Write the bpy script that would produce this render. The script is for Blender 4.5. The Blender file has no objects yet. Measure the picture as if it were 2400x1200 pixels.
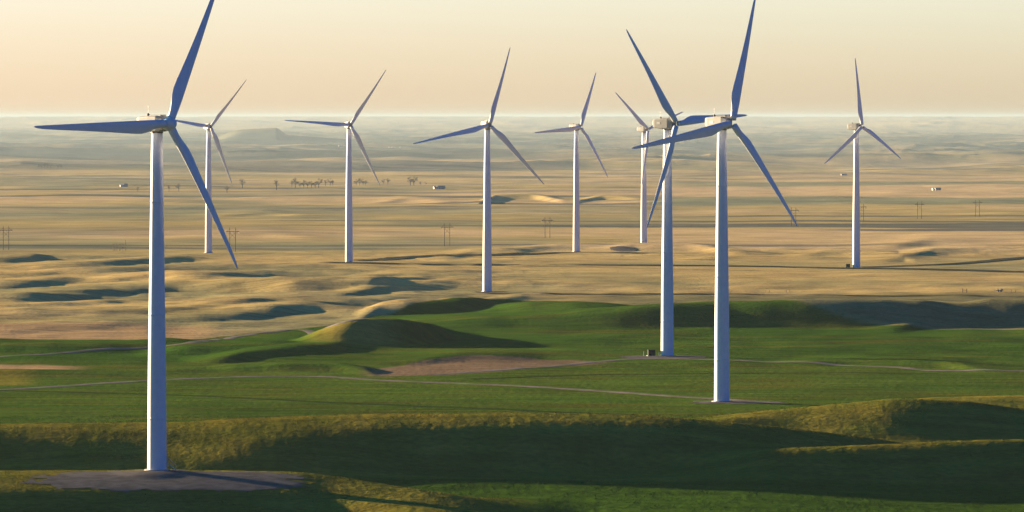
import bpy, math, random
import numpy as np
from mathutils import Matrix, Vector
R = math.radians
S = bpy.context.scene
COL = S.collection

# ------------------------------------------------------------------ camera, sky, sun, exposure
F = 7576.0                       # photo pixels per unit bearing in survey units
K = 1.8                          # metres of depth per survey unit (long lens)
EYE = 272.0                      # photo row of eye level
CZ = 95.0                        # camera height in the scene
cd = bpy.data.cameras.new('camera'); cam = bpy.data.objects.new('camera', cd); COL.objects.link(cam)
cam.location = (0, 0, CZ); cam.rotation_euler = (R(90), 0, 0)
cd.sensor_width = 36; cd.lens = K * F * 36 / 2400; cd.shift_y = -(600 - EYE) / 2400
cd.clip_start = 1.0; cd.clip_end = 900000
S.camera = cam

SUN_EL, SUN_BACK = 7.0, 36.5     # elevation; degrees behind due left
su = bpy.data.lights.new('sun', 'SUN'); sun = bpy.data.objects.new('sun', su); COL.objects.link(sun)
sd = Vector((-math.cos(R(SUN_BACK)) * math.cos(R(SUN_EL)), math.sin(R(SUN_BACK)) * math.cos(R(SUN_EL)), math.sin(R(SUN_EL))))
sun.rotation_euler = sd.to_track_quat('Z', 'Y').to_euler()
su.energy = 5.0; su.angle = R(0.5); su.color = (1.0, 0.74, 0.44)

W = bpy.data.worlds.new('World'); S.world = W; W.use_nodes = True
nt = W.node_tree; nt.nodes.clear()
def nd(t, kind, **kw):
    n = t.nodes.new(kind)
    for k, v in kw.items(): setattr(n, k, v)
    return n
wo = nd(nt, 'ShaderNodeOutputWorld'); bg = nd(nt, 'ShaderNodeBackground')
sky = nd(nt, 'ShaderNodeTexSky'); sky.sky_type = 'NISHITA'; sky.sun_disc = False
sky.sun_elevation = R(SUN_EL); sky.sun_rotation = math.atan2(sd.x, sd.y)
sky.air_density = 1.0; sky.dust_density = 2.0; sky.ozone_density = 1.5; sky.altitude = 1400
tc = nd(nt, 'ShaderNodeTexCoord'); sp = nd(nt, 'ShaderNodeSeparateXYZ')
nt.links.new(tc.outputs['Generated'], sp.inputs[0])
rp = nd(nt, 'ShaderNodeValToRGB')     # dusty low air: warm and bright near the horizon, clear and deep above
nt.links.new(sp.outputs['Z'], rp.inputs[0])
rp.color_ramp.elements[0].position = 0.0; rp.color_ramp.elements[0].color = (0.40, 0.425, 0.60, 1)
rp.color_ramp.elements[1].position = 0.12; rp.color_ramp.elements[1].color = (0.0, 0.375, 0.49, 1)
e = rp.color_ramp.elements.new(0.036); e.color = (0.45, 0.51, 0.74, 1)
mx = nd(nt, 'ShaderNodeMix', data_type='RGBA', blend_type='MULTIPLY'); mx.inputs[0].default_value = 1
nt.links.new(sky.outputs[0], mx.inputs[6]); nt.links.new(rp.outputs[0], mx.inputs[7])
dt = nd(nt, 'ShaderNodeVectorMath', operation='DOT_PRODUCT'); dt.inputs[1].default_value = (-math.cos(R(SUN_BACK)), math.sin(R(SUN_BACK)), 0)
nt.links.new(tc.outputs['Generated'], dt.inputs[0])
ra = nd(nt, 'ShaderNodeValToRGB'); nt.links.new(dt.outputs['Value'], ra.inputs[0])   # away from the sun the low sky is dim and blue
ra.color_ramp.elements[0].position = 0.12; ra.color_ramp.elements[0].color = (0.06, 0.26, 0.70, 1)
ra.color_ramp.elements[1].position = 0.46; ra.color_ramp.elements[1].color = (1, 1, 1, 1)
e2 = ra.color_ramp.elements.new(0.75); e2.color = (0.80, 0.76, 0.82, 1)
m2 = nd(nt, 'ShaderNodeMix', data_type='RGBA', blend_type='MULTIPLY'); m2.inputs[0].default_value = 1
nt.links.new(mx.outputs[2], m2.inputs[6]); nt.links.new(ra.outputs[0], m2.inputs[7])
nt.links.new(m2.outputs[2], bg.inputs[0]); bg.inputs[1].default_value = 0.10
nt.links.new(bg.outputs[0], wo.inputs[0])
S.view_settings.view_transform = 'Standard'; S.view_settings.look = 'None'
S.view_settings.gamma = 1.0; S.view_settings.exposure = 2.35
S.cycles.use_denoising = True; S.cycles.denoising_prefilter = 'ACCURATE'; S.cycles.volume_bounces = 1; S.cycles.max_bounces = 5; S.cycles.transparent_max_bounces = 4

# ------------------------------------------------------------------ noise and height
def _hash(ix, iy, seed):
    h = (ix.astype(np.int64) * 374761393 + iy.astype(np.int64) * 668265263 + seed * 1274126177) & 0xffffffff
    h = ((h ^ (h >> 13)) * 1274126177) & 0xffffffff
    return h ^ (h >> 16)
def perlin(x, y, seed=0):
    x = np.asarray(x, float); y = np.asarray(y, float)
    x0 = np.floor(x); y0 = np.floor(y); fx = x - x0; fy = y - y0
    ux = fx * fx * fx * (fx * (fx * 6 - 15) + 10); uy = fy * fy * fy * (fy * (fy * 6 - 15) + 10)
    def g(ix, iy, dx, dy):
        a = (_hash(ix, iy, seed) & 0xffff) * (2 * math.pi / 65536)
        return np.cos(a) * dx + np.sin(a) * dy
    n00 = g(x0, y0, fx, fy); n10 = g(x0 + 1, y0, fx - 1, fy)
    n01 = g(x0, y0 + 1, fx, fy - 1); n11 = g(x0 + 1, y0 + 1, fx - 1, fy - 1)
    return 1.5 * ((n00 * (1 - ux) + n10 * ux) * (1 - uy) + (n01 * (1 - ux) + n11 * ux) * uy)
def fbm(x, y, o=4, seed=0, gain=0.5):
    s = 0; a = 1
    for k in range(o):
        s = s + a * perlin(x, y, seed + 17 * k); x = x * 2.03 + 5.1; y = y * 2.03 + 9.7; a *= gain
    return s
def sst(a, b, x):
    t = np.clip((x - a) / (b - a), 0, 1); return t * t * (3 - 2 * t)
def curve(pts, x):                     # smooth curve through (x, y) points
    p = np.array(pts, float); return np.interp(x, p[:, 0], p[:, 1])
def scurve(pts, x):
    p = np.array(pts, float); xs, ys = p[:, 0], p[:, 1]
    x = np.clip(x, xs[0], xs[-1])
    m = np.zeros(len(xs)); d = np.diff(ys) / np.diff(xs)
    m[1:-1] = np.where(d[1:] * d[:-1] > 0, 2 * d[1:] * d[:-1] / np.where(d[1:] + d[:-1] == 0, 1, d[1:] + d[:-1]), 0)
    i = np.clip(np.searchsorted(xs, x) - 1, 0, len(xs) - 2)
    h = xs[i + 1] - xs[i]; t = (x - xs[i]) / h
    return ((2*t**3 - 3*t**2 + 1) * ys[i] + (t**3 - 2*t**2 + t) * h * m[i] + (-2*t**3 + 3*t**2) * ys[i + 1] + (t**3 - t**2) * h * m[i + 1])
def Zpy(py, D): return -(py - EYE) / F * D          # height below the eye of a ground point
def plain(D): return -np.interp(D, [845, 1100, 1550, 1850, 2070, 2270, 3000, 5000, 9000, 16000, 30000, 60000], [82, 82.6, 84.2, 85.7, 87, 89, 93, 115, 150, 185, 200, 200])

# rows of the near relief: each a line across the country, as distance and height by bearing
def near_knots(px):
    """lists of (distance, height) arrays, front to back, for every bearing px"""
    one = np.ones_like(px)
    KN = []
    KN.append((0.0 * one, -2.0 * one)); KN.append((60 * one, -26.0 * one)); KN.append((210 * one, -72.0 * one))
    KN.append((460 * one, -93.0 * one)); KN.append((640 * one, -94.5 * one))
    # knoll carrying the first turbine
    dc = scurve([(0, 748), (700, 748), (1100, 730), (1500, 726), (2400, 726)], px)
    KN.append((dc - 37, scurve([(0, -92.5), (900, -92.3), (1300, -91.5), (2400, -92.9)], px)))
    zc = np.where(px < 1400, Zpy(scurve([(0, 1103), (400, 1102), (690, 1106), (800, 1119), (950, 1144), (1100, 1169), (1250, 1192), (1400, 1212)], px), dc), -90.2)
    KN.append((dc - 17, zc - scurve([(0, 2.1), (700, 2.2), (1100, 1.6), (1500, 0.6), (2400, 0.8)], px)))
    D = scurve([(0, 748), (700, 748), (1100, 730), (1500, 726), (2400, 726)], px)
    KN.append((D, np.where(px < 1400, Zpy(scurve([(0, 1103), (400, 1102), (690, 1106), (800, 1119), (950, 1144), (1100, 1169), (1250, 1192), (1400, 1212)], px), D), scurve([(1400, -90.2), (2400, -91.4)], px))))
    # gully behind it, floor of the lit valley
    KN.append((762 * one, scurve([(0, -88.4), (300, -90.0), (900, -89.8), (1300, -89.2), (1700, -89.6), (2400, -92.0)], px)))
    KN.append((776 * one, scurve([(0, -89.8), (600, -90.6), (900, -88.6), (1100, -88.0), (1500, -88.6), (1900, -89.8), (2400, -91.4)], px)))
    # dark shelf / dark hill on the right
    D = scurve([(0, 794), (300, 794), (600, 789), (800, 788), (980, 790), (1250, 789), (1500, 792), (1750, 796), (2400, 798)], px)
    KN.append((D, Zpy(scurve([(0, 1083), (250, 1070), (500, 1066), (800, 1085), (950, 1097), (1200, 1113), (1400, 1120), (1550, 1108), (1650, 1085), (1780, 1054), (2000, 1044), (2400, 1030)], px), D)))
    # long ridge with the yellow crest
    D = scurve([(0, 818), (1500, 819), (1900, 819), (2400, 820)], px)
    yc = scurve([(0, 994), (390, 990), (600, 979), (900, 970), (1200, 967), (1500, 974), (1700, 989), (1850, 1004), (2000, 1021), (2170, 1044), (2400, 1052)], px)
    dr = scurve([(0, 1.2), (900, 1.0), (1400, 1.1), (1800, 1.5), (2400, 1.0)], px)
    KN.append((D - 16, Zpy(yc, D) - 2.2 * dr)); KN.append((D - 8, Zpy(yc, D) - 0.55 * dr))
    KN.append((D, Zpy(scurve([(0, 994), (390, 990), (600, 979), (900, 970), (1200, 967), (1500, 974), (1700, 989), (1850, 1004), (2000, 1021), (2170, 1044), (2400, 1052)], px), D)))
    KN.append((scurve([(0, 842), (1700, 842), (2000, 832), (2400, 830)], px), scurve([(0, -82.2), (1500, -82.6), (1750, -83.3), (2400, -84.6)], px)))
    # ridge on the right, below the second turbine
    D = 862 * one
    zc3 = np.where(px > 1500, Zpy(scurve([(1500, 989), (1650, 978), (1750, 968), (1850, 958), (2000, 944), (2100, 935), (2250, 940), (2400, 956)], px), D), -81.9)
    zc3 = zc3 * sst(1480, 1560, px) + -81.9 * (1 - sst(1480, 1560, px))
    KN.append((855 * one, zc3 - 1.3 * sst(1700, 1900, px))); KN.append((D, zc3)); KN.append((880 * one, scurve([(0, -82), (1700, -81.9), (2400, -82)], px)))
    KN.append((893 * one, scurve([(0, -82), (1700, -81.9), (2400, -82)], px)))
    KN.append((915 * one, scurve([(0, -82), (2000, -82), (2200, -79.8), (2400, -79.2)], px)))
    KN.append((940 * one, scurve([(0, -82), (2000, -82), (2400, -82)], px)))
    return KN

PLD = np.geomspace(700, 60000, 20000); PLZ = plain(PLD)
RIDGES = []   # (points (px, py), rise, front width, back width)
def ridge(pts, rise, wf, wb, taper=60, wv=1.0): RIDGES.append((pts, rise, wf, wb, taper, wv))
# small bank with a dark face beside the track, and swells of the green land
ridge([(400, 862, 0.1), (560, 854, 1.6), (680, 849, 2.4), (780, 850, 2.4), (850, 860, 1.5), (900, 874, 0.2)], 2.3, 15, 30, 40)
ridge([(-200, 868), (150, 870), (330, 866), (560, 858)], 0.8, 20, 60, 120)
ridge([(950, 838), (1100, 828), (1300, 822), (1500, 826), (1640, 834)], 1.5, 22, 50, 160)
ridge([(1850, 843), (2000, 841), (2180, 845), (2310, 858)], 1.0, 16, 40, 70)
ridge([(-300, 806), (0, 808), (200, 806), (330, 802), (450, 798)], 1.8, 26, 50, 80)
ridge([(380, 814), (560, 810), (680, 808)], 1.8, 24, 50, 80)
ridge([(480, 834), (620, 820), (760, 806), (860, 796)], 2.0, 26, 50, 80)
# knoll whose shadow lies over the green slope
ridge([(670, 800, 0.1), (750, 776, 4.4), (830, 754, 7.8), (920, 747, 8.6), (990, 754, 7.0), (1070, 772, 2.6), (1150, 790, 0.2)], 8.6, 26, 30, 50)
# long slope of the green hill and the dark face on the right
ridge([(1000, 748, 2), (1150, 742, 3), (1300, 735, 4.2), (1420, 724, 6.2), (1560, 712, 8.2), (1750, 704, 9.3), (2000, 704, 9.5), (2150, 706, 9), (2240, 714, 7.5), (2330, 707, 8.5), (2600, 704, 9), (3000, 704, 9)], 9.5, 31, 90, 100, 0.25)
ridge([(1150, 716, 2), (1250, 711, 3.4), (1380, 711, 4), (1500, 716, 3), (1600, 724, 1)], 4, 30, 60, 60, 0.3)
ridge([(2080, 756), (2200, 747), (2400, 738), (2800, 738)], 2.2, 26, 50, 80)
# golden folds: long crests running across the view
ridge([(-300, 606, 2.75), (0, 601, 3.10), (70, 598, 3.10), (130, 600, 1.37), (300, 601, 0.69), (480, 604, 0.28)], 4.5, 42, 110, 60, .5)
ridge([(-300, 628, 1.37), (0, 625, 1.72), (140, 616, 3.16), (260, 610, 3.44), (360, 605, 2.75), (500, 603, 0.69)], 5, 42, 110, 100, .5)
ridge([(-300, 645, 2.06), (0, 642, 2.75), (150, 635, 2.47), (350, 627, 1.72), (560, 622, 1.37), (800, 625, 0.69)], 4, 42, 110, 100, .5)
ridge([(-300, 665, 2.41), (0, 662, 2.41), (200, 647, 2.06), (350, 642, 3.16), (450, 640, 4.12), (560, 640, 3.16), (680, 640, 1.37), (900, 640, 0.41)], 6, 42, 110, 100, .5)
ridge([(-300, 697, 2.75), (0, 693, 2.89), (150, 684, 2.61), (300, 670, 2.47), (430, 662, 2.47), (560, 657, 3.78), (700, 654, 5.22), (860, 654, 4.81), (960, 652, 2.41), (1060, 649, 0.69)], 7, 42, 110, 100, .5)
ridge([(-300, 735, 1.72), (0, 731, 2.06), (200, 727, 2.06), (390, 718, 2.47), (600, 698, 2.89), (780, 690, 2.75), (900, 671, 2.47), (1020, 662, 2.06), (1200, 657, 0.69)], 4, 42, 110, 100, .5)
ridge([(-300, 762, 1.37), (0, 758, 1.51), (200, 747, 1.37), (400, 738, 1.37), (560, 725, 2.06), (700, 711, 2.47), (800, 703, 2.47), (900, 699, 2.06), (1100, 695, 0.69)], 3, 42, 110, 100, .5)
ridge([(820, 738, 0.35), (900, 712, 3.10), (960, 704, 4.12), (1060, 699, 4.12), (1180, 697, 1.72), (1260, 696, 0.21)], 5.5, 34, 60, 40, .5)
ridge([(820, 645), (950, 638), (1080, 636)], 1.43, 48, 84, 125)
ridge([(900, 672), (1000, 664), (1150, 660), (1300, 664)], 1.54, 48, 72, 125)
ridge([(1230, 672), (1400, 667), (1560, 674)], 0.88, 48, 72, 125)
ridge([(1040, 592), (1120, 584), (1200, 582), (1300, 575), (1420, 573)], 2.20, 72, 132, 125)
ridge([(1420, 576), (1500, 571), (1600, 572), (1760, 586)], 2.53, 84, 132, 154)
ridge([(1740, 592), (1830, 586), (1920, 590)], 1.21, 72, 132, 112)
ridge([(1860, 594), (1950, 588), (2080, 592), (2150, 602)], 1.65, 66, 132, 112)
ridge([(2060, 602), (2200, 584), (2300, 579), (2500, 582), (2700, 584)], 1.87, 84, 156, 125)
ridge([(2060, 570), (2200, 558), (2400, 555), (2700, 557)], 1.76, 108, 240, 125)
ridge([(-300, 716), (0, 712), (180, 706), (330, 700)], 1.8, 26, 40, 90)
ridge([(-300, 776), (0, 772), (150, 765), (330, 758)], 1.2, 26, 40, 90)
ridge([(520, 735), (640, 726), (760, 720), (860, 722)], 1.6, 26, 40, 90)
ridge([(900, 655), (1040, 648), (1200, 645)], 1.2, 30, 40, 90)
ridge([(600, 625), (760, 621), (900, 624)], 1.3, 30, 40, 90)
ridge([(1600, 603), (1760, 600), (1960, 602)], 1.6, 40, 60, 90)
# low rises out on the plain
ridge([(1120, 468), (1170, 456), (1240, 455), (1330, 462)], 4.80, 132, 312, 84)
ridge([(1340, 466), (1420, 458), (1520, 462)], 3.30, 132, 312, 98)
ridge([(860, 470), (960, 464), (1060, 468)], 2.40, 156, 312, 112)
ridge([(500, 500), (620, 495), (720, 499)], 2.40, 132, 312, 112)
ridge([(460, 548), (600, 545), (740, 549)], 1.50, 96, 240, 112)
ridge([(560, 340), (640, 336), (800, 342), (1100, 334), (1200, 340)], 5.40, 360, 1440, 280)
ridge([(1300, 350), (1420, 347), (1600, 352)], 7.20, 384, 1080, 224)
ridge([(1700, 356), (1900, 357), (2200, 348), (2400, 342), (2700, 340)], 7.80, 396, 1080, 280)
ridge([(1850, 338), (1950, 335), (2050, 342)], 7.20, 396, 1080, 112)
ridge([(2250, 372), (2330, 366), (2500, 371)], 5.40, 312, 1080, 140)

KX = np.arange(-600, 3001, 10.0)
_KN = near_knots(np.clip(KX, 0, 2400))
KD = np.array([k[0] for k in _KN]).T; KZ = np.array([k[1] for k in _KN]).T      # [bearing, knot]
def hermite_cols(KD, KZ, D):
    d = np.diff(KZ, axis=1) / np.diff(KD, axis=1)
    m = np.zeros_like(KZ); a, b = d[:, :-1], d[:, 1:]
    m[:, 1:-1] = np.where(a * b > 0, 2 * a * b / np.where(np.abs(a + b) < 1e-9, 1, a + b), 0)
    n = KD.shape[1]
    i = np.clip((D[:, None] >= KD).sum(1) - 1, 0, n - 2); r = np.arange(len(D))
    h = KD[r, i + 1] - KD[r, i]; t = np.clip((D - KD[r, i]) / h, 0, 1)
    return ((2*t**3 - 3*t**2 + 1) * KZ[r, i] + (t**3 - 2*t**2 + t) * h * m[r, i] + (-2*t**3 + 3*t**2) * KZ[r, i + 1] + (t**3 - t**2) * h * m[r, i + 1])

# wind turbines: (hub px, hub py, base px, base py, tower px height, angle to view, blade phase)
TURB = [
    ('A', 368, 1103, 813, 41, 29),
    ('H', 1692, 942, 654, 44, 19.5),
    ('G', 1564, 835, 545, 49, 325.5),
    ('D', 1142, 684, 391, 16, 18),
    ('I', 2007, 628, 331, 50, 358),
    ('C', 818, 615, 322, 12, 35.5),
    ('B', 489, 593, 296, 18, 41),
    ('E', 1351, 590, 292, 42, 25),
    ('F', 1509, 570, 267, 45, 311.5),
]
FLAT = []
for n, bx, by, hp, be, ph in TURB:
    D = 80 * F / hp; FLAT.append(((bx - 1200) / F * D, D, Zpy(by, D), (9 if n == 'A' else 26) if D < 1000 else 40))

def height(X, Y):
    """ground height relative to the eye at world x, y"""
    X = np.asarray(X, float); Y = np.asarray(Y, float) / K
    sh = X.shape; X = X.ravel(); Y = Y.ravel()
    r = np.hypot(X, Y); a = np.arctan2(X, Y); ac = np.clip(a, -0.2, 0.2)
    px = 1200 + F * np.tan(ac); D = r * np.cos(ac)
    zp = plain(D)
    z = zp.copy()
    near = D < 990
    if near.any():
        kx = np.clip((px[near] - KX[0]) / 10.0, 0, len(KX) - 1.001); i = kx.astype(int); f = (kx - i)[:, None]
        kd = KD[i] * (1 - f) + KD[i + 1] * f; kz = KZ[i] * (1 - f) + KZ[i + 1] * f
        zn = hermite_cols(kd, kz, D[near]); w = sst(925, 990, D[near])
        z[near] = zn * (1 - w) + zp[near] * w
    add = np.zeros_like(z)
    for pts, rise, wf, wb, tp, wv in RIDGES:
        rz_ = np.array([q[2] if len(q) > 2 else rise for q in pts], float); p = np.array([q[:2] for q in pts], float); x0, x1 = p[0, 0] - tp, p[-1, 0] + tp
        py = p[:, 1]; Dk = np.zeros(len(py))
        for q in range(len(py)):                        # distance at which a crest of that rise shows at py
            yy = EYE + (-PLZ - rz_[q]) * F / PLD
            Dk[q] = PLD[np.argmax(yy <= py[q])]
        Dm = Dk.mean()
        sel = (px > x0) & (px < x1) & (D > Dk.min() - 1.3 * wf - 40) & (D < Dk.max() + 1.3 * wb + 40)
        if not sel.any(): continue
        xs = px[sel]; Dc = scurve(list(zip(p[:, 0], Dk)), xs) + wv * 0.10 * wf * fbm(xs * 0.006, xs * 0 + rise * 3.1, 2, 5)
        s = D[sel] - Dc
        t = np.clip(np.where(s < 0, -s / wf, s / wb), 0, 1)
        prof = 0.5 + 0.5 * np.cos(math.pi * t)
        if wv == .5: prof = np.where(s < 0, 1 - t ** 2.0, prof)      # folds that steepen down to a gully
        w = sst(x0, p[0, 0] + tp, xs) * (1 - sst(p[-1, 0] - tp, x1, xs)) if tp else 1
        v = scurve(list(zip(p[:, 0], rz_)), xs) * prof * w
        add[sel] = np.maximum(add[sel], v) + 0.25 * np.minimum(add[sel], v)
    z = z + add
    # natural roughness of the land
    am = sst(1100, 1500, D) * (1 - 0.75 * sst(1950, 2300, D)) 
    rightcalm = 1 - 0.7 * sst(1150, 1400, px) * (D < 2000)
    # long spurs, tilted across the view
    u = X * 0.94 + Y * 0.34; v = -X * 0.34 + Y * 0.94
    rn = np.clip(1 - np.abs(fbm(u / 420, v / 120, 3, 31)), 0, 1) ** 2
    z = z + am * rightcalm * (1.0 * (rn - 0.5) + 0.5 * fbm(u / 90, v / 30, 4, 77) + 0.3 * fbm(u / 26, v / 11, 3, 79))
    z = z + sst(950, 1150, D) * (1 - sst(1500, 1900, D)) * 0.8 * fbm(X / 60, Y / 60, 3, 8)
    # the plain and the far country
    z = z + sst(2100, 3500, D) * 2.6 * fbm(X / 330, Y / 330, 4, 3)
    z = z + sst(2400, 6000, D) * 5 * fbm(X / 900, Y / 900, 3, 13)
    fr = np.clip(1 - np.abs(fbm(X / 2600, Y / 2600, 4, 41)), 0, 1)
    z = z + sst(6500, 12000, D) * (48 * (fr ** 2.2 - 0.45)) + sst(12000, 30000, D) * (24 * fbm(X / 3300, Y / 5000, 4, 23) + 22)
    z = z + sst(26000, 58000, D) * (152 + 10 * fbm(X / 6000, Y / 12000, 3, 66))
    # flat topped butte
    bx = (px - 560) / 92.0; bd = (D - 22000) / 1500.0
    top = sst(-0.9, 0.1, bx) * (0.86 + 0.14 * np.clip(bx, 0, 1)) * (1 - 0.62 * sst(0.93, 1.25, bx)) * (1 - sst(1.2, 3.4, bx))
    mb = np.clip(top * np.exp(-(np.abs(bd) ** 3) * 1.2) , 0, 1); z = z * (1 - mb) + -80.0 * mb
    # clumpy grass surface close by
    nn = 1 - sst(1000, 1400, D)
    fieldy = sst(832, 850, D) * (px < 1650)
    rough = np.where(D < 845, 0.5, 0.35)
    rough = rough * (1 - 0.85 * (1 - sst(0.8, 1.15, np.hypot((X - FLAT[0][0] + 8) / 44, (D - FLAT[0][1] + 7.8) / 10))))
    z = z + nn * rough * (0.16 * fbm(X / 16, Y / 16, 3, 90) + 0.10 * fbm(X / 2.6, Y / 3.2, 3, 91)) * sst(300, 700, D)
    # level ground under the turbines
    for fx, fy, fz, fr_ in FLAT:
        q = np.hypot((X - fx) * 0.8, (Y - fy)); w = 1 - sst(fr_ * 0.25, fr_, q)
        z = z * (1 - w) + fz * w
    z = np.minimum(z, np.where(D > 2500, -6.0 - 0 * D, 10))
    return z.reshape(sh)

def hit(px, py):
    """first ground point seen at photo position px, py"""
    Ds = np.concatenate([np.arange(600, 3000, 0.7), np.geomspace(3000, 60000, 6000)])
    X = (px - 1200) / F * Ds; z = height(X, Ds * K); yy = EYE - z / Ds * F
    k = np.argmax(yy <= py)
    if k == 0: k = len(Ds) - 1
    return X[k], Ds[k] * K, z[k]

# ------------------------------------------------------------------ object helpers
def tag(o, label=None, cat=None, group=None, kind=None):
    if label: o['label'] = label
    if cat: o['category'] = cat
    if group: o['group'] = group
    if kind: o['kind'] = kind
    return o
def empty(name, loc=(0, 0, 0), rz=0):
    o = bpy.data.objects.new(name, None); COL.objects.link(o); o.location = loc; o.rotation_euler = (0, 0, rz); o.empty_display_size = 2
    return o
def mesh_obj(name, V, Fc, mat, parent=None, smooth=False):
    me = bpy.data.meshes.new(name); me.from_pydata([tuple(v) for v in V], [], Fc); me.update()
    me.materials.append(mat)
    if smooth: me.polygons.foreach_set('use_smooth', [True] * len(me.polygons))
    o = bpy.data.objects.new(name, me); COL.objects.link(o)
    if parent: o.parent = parent
    return o
def big_mesh(name, V, Q, mat, smooth=True):
    me = bpy.data.meshes.new(name); n = Q.shape[1]
    me.vertices.add(len(V)); me.vertices.foreach_set('co', V.astype(np.float32).ravel())
    me.loops.add(Q.size); me.loops.foreach_set('vertex_index', Q.astype(np.int32).ravel())
    me.polygons.add(len(Q)); me.polygons.foreach_set('loop_start', np.arange(0, Q.size, n, dtype=np.int32))
    me.polygons.foreach_set('loop_total', np.full(len(Q), n, dtype=np.int32))
    me.polygons.foreach_set('use_smooth', np.full(len(Q), smooth))
    me.update(); me.validate(); me.materials.append(mat)
    o = bpy.data.objects.new(name, me); COL.objects.link(o); return o
class MB:
    def __init__(s): s.v = []; s.f = []
    def box(s, c, d, m=None):
        b = len(s.v); x, y, z = [k / 2 for k in d]
        for sx, sy, sz in ((-1,-1,-1),(1,-1,-1),(1,1,-1),(-1,1,-1),(-1,-1,1),(1,-1,1),(1,1,1),(-1,1,1)):
            p = Vector((sx * x, sy * y, sz * z)); p = (m @ p) if m else p; s.v.append((p.x + c[0], p.y + c[1], p.z + c[2]))
        s.f += [tuple(b + k for k in q) for q in ((0,3,2,1),(4,5,6,7),(0,1,5,4),(1,2,6,5),(2,3,7,6),(3,0,4,7))]; return s
    def tube(s, p0, p1, r0, r1=None, n=8, cap=True):
        r1 = r0 if r1 is None else r1; p0 = Vector(p0); p1 = Vector(p1); q = (p1 - p0).to_track_quat('Z', 'Y'); b = len(s.v)
        for p, r in ((p0, r0), (p1, r1)):
            for k in range(n):
                a = 2 * math.pi * k / n; s.v.append(tuple(p + q @ Vector((r * math.cos(a), r * math.sin(a), 0))))
        s.f += [(b + k, b + (k + 1) % n, b + n + (k + 1) % n, b + n + k) for k in range(n)]
        if cap: s.f += [tuple(b + n - 1 - k for k in range(n)), tuple(b + n + k for k in range(n))]
        return s
    def lathe(s, prof, n=32, o=(0, 0, 0), axis='Z'):
        b = len(s.v)
        for r, z in prof:
            for k in range(n):
                a = 2 * math.pi * k / n
                s.v.append((o[0] + r * math.cos(a), o[1] + r * math.sin(a), o[2] + z) if axis == 'Z' else (o[0] + r * math.cos(a), o[1] - z, o[2] + r * math.sin(a)))
        for j in range(len(prof) - 1):
            for k in range(n): s.f.append((b + j*n + k, b + j*n + (k+1) % n, b + (j+1)*n + (k+1) % n, b + (j+1)*n + k))
        s.f.append(tuple(b + k for k in range(n))[::-1]); s.f.append(tuple(b + (len(prof)-1)*n + k for k in range(n)))
        return s
    def build(s, name, mat, parent=None, smooth=False): return mesh_obj(name, s.v, s.f, mat, parent, smooth)

# ------------------------------------------------------------------ materials
def mat(name, col, rough=0.6, noise=0.0, scale=1.0, metal=0.0, spec=0.5, col2=None, stretch=(1, 1, 1), bump=0):
    m = bpy.data.materials.new(name); m.use_nodes = True; t = m.node_tree; b = t.nodes['Principled BSDF']
    b.inputs['Roughness'].default_value = rough; b.inputs['Metallic'].default_value = metal
    b.inputs['Specular IOR Level'].default_value = spec
    b.inputs['Base Color'].default_value = (*col, 1)
    if noise or col2:
        tc = nd(t, 'ShaderNodeTexCoord'); mp = nd(t, 'ShaderNodeMapping'); mp.inputs['Scale'].default_value = stretch
        nz = nd(t, 'ShaderNodeTexNoise'); nz.inputs['Scale'].default_value = scale; nz.inputs['Detail'].default_value = 5
        t.links.new(tc.outputs['Object'], mp.inputs[0]); t.links.new(mp.outputs[0], nz.inputs['Vector'])
        rr = nd(t, 'ShaderNodeValToRGB'); c2 = col2 or tuple(c * (1 - noise) for c in col)
        rr.color_ramp.elements[0].position = 0.38; rr.color_ramp.elements[0].color = (*c2, 1)
        rr.color_ramp.elements[1].position = 0.62; rr.color_ramp.elements[1].color = (*col, 1)
        t.links.new(nz.outputs[0], rr.inputs[0]); t.links.new(rr.outputs[0], b.inputs['Base Color'])
        if bump:
            bp = nd(t, 'ShaderNodeBump'); bp.inputs['Strength'].default_value = 1; bp.inputs['Distance'].default_value = bump
            t.links.new(nz.outputs[0], bp.inputs['Height']); t.links.new(bp.outputs[0], b.inputs['Normal'])
    return m
M_white = mat('white_tower_paint', (0.68, 0.70, 0.71), 0.5, 0.06, 0.5, stretch=(1, 1, 1))
M_blade = mat('white_blade_gelcoat', (0.72, 0.73, 0.74), 0.5, 0.05, 0.4)
M_nac = mat('nacelle_fibreglass', (0.24, 0.24, 0.23), 0.6, 0.08, 0.8)
M_dark = mat('dark_fitting', (0.03, 0.03, 0.035), 0.6)
M_conc = mat('concrete', (0.42, 0.40, 0.37), 0.9, 0.2, 2.0)
M_steel = mat('galvanised_steel', (0.35, 0.36, 0.36), 0.5, metal=0.4)
M_boxgreen = mat('green_transformer_paint', (0.006, 0.014, 0.010), 0.8, 0.2, 3, spec=0.1)
M_wood = mat('weathered_pole_wood', (0.045, 0.032, 0.024), 0.9, 0.3, 1)
M_glass = mat('insulator', (0.08, 0.05, 0.04), 0.3)
M_gravel = mat('gravel', (0.15, 0.135, 0.125), 0.95, spec=0.0, scale=0.35, col2=(0.10, 0.09, 0.083), bump=0.02)
M_road = mat('track_gravel', (0.21, 0.18, 0.165), 0.95, spec=0.0, scale=0.12, col2=(0.13, 0.125, 0.08))
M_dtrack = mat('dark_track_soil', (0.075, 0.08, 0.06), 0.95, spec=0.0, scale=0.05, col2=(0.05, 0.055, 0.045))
M_dgrass = mat('worn_dark_grass_line', (0.035, 0.055, 0.012), 0.95, spec=0.0, scale=0.05, col2=(0.025, 0.045, 0.012))
M_leaf = mat('bare_spring_crown', (0.16, 0.14, 0.11), 0.9, 0.4, 0.5)
M_trunk = mat('bark', (0.06, 0.045, 0.035), 0.9)
M_wall = mat('white_barn_wall', (0.5, 0.49, 0.46), 0.8, 0.1, 1)
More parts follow.
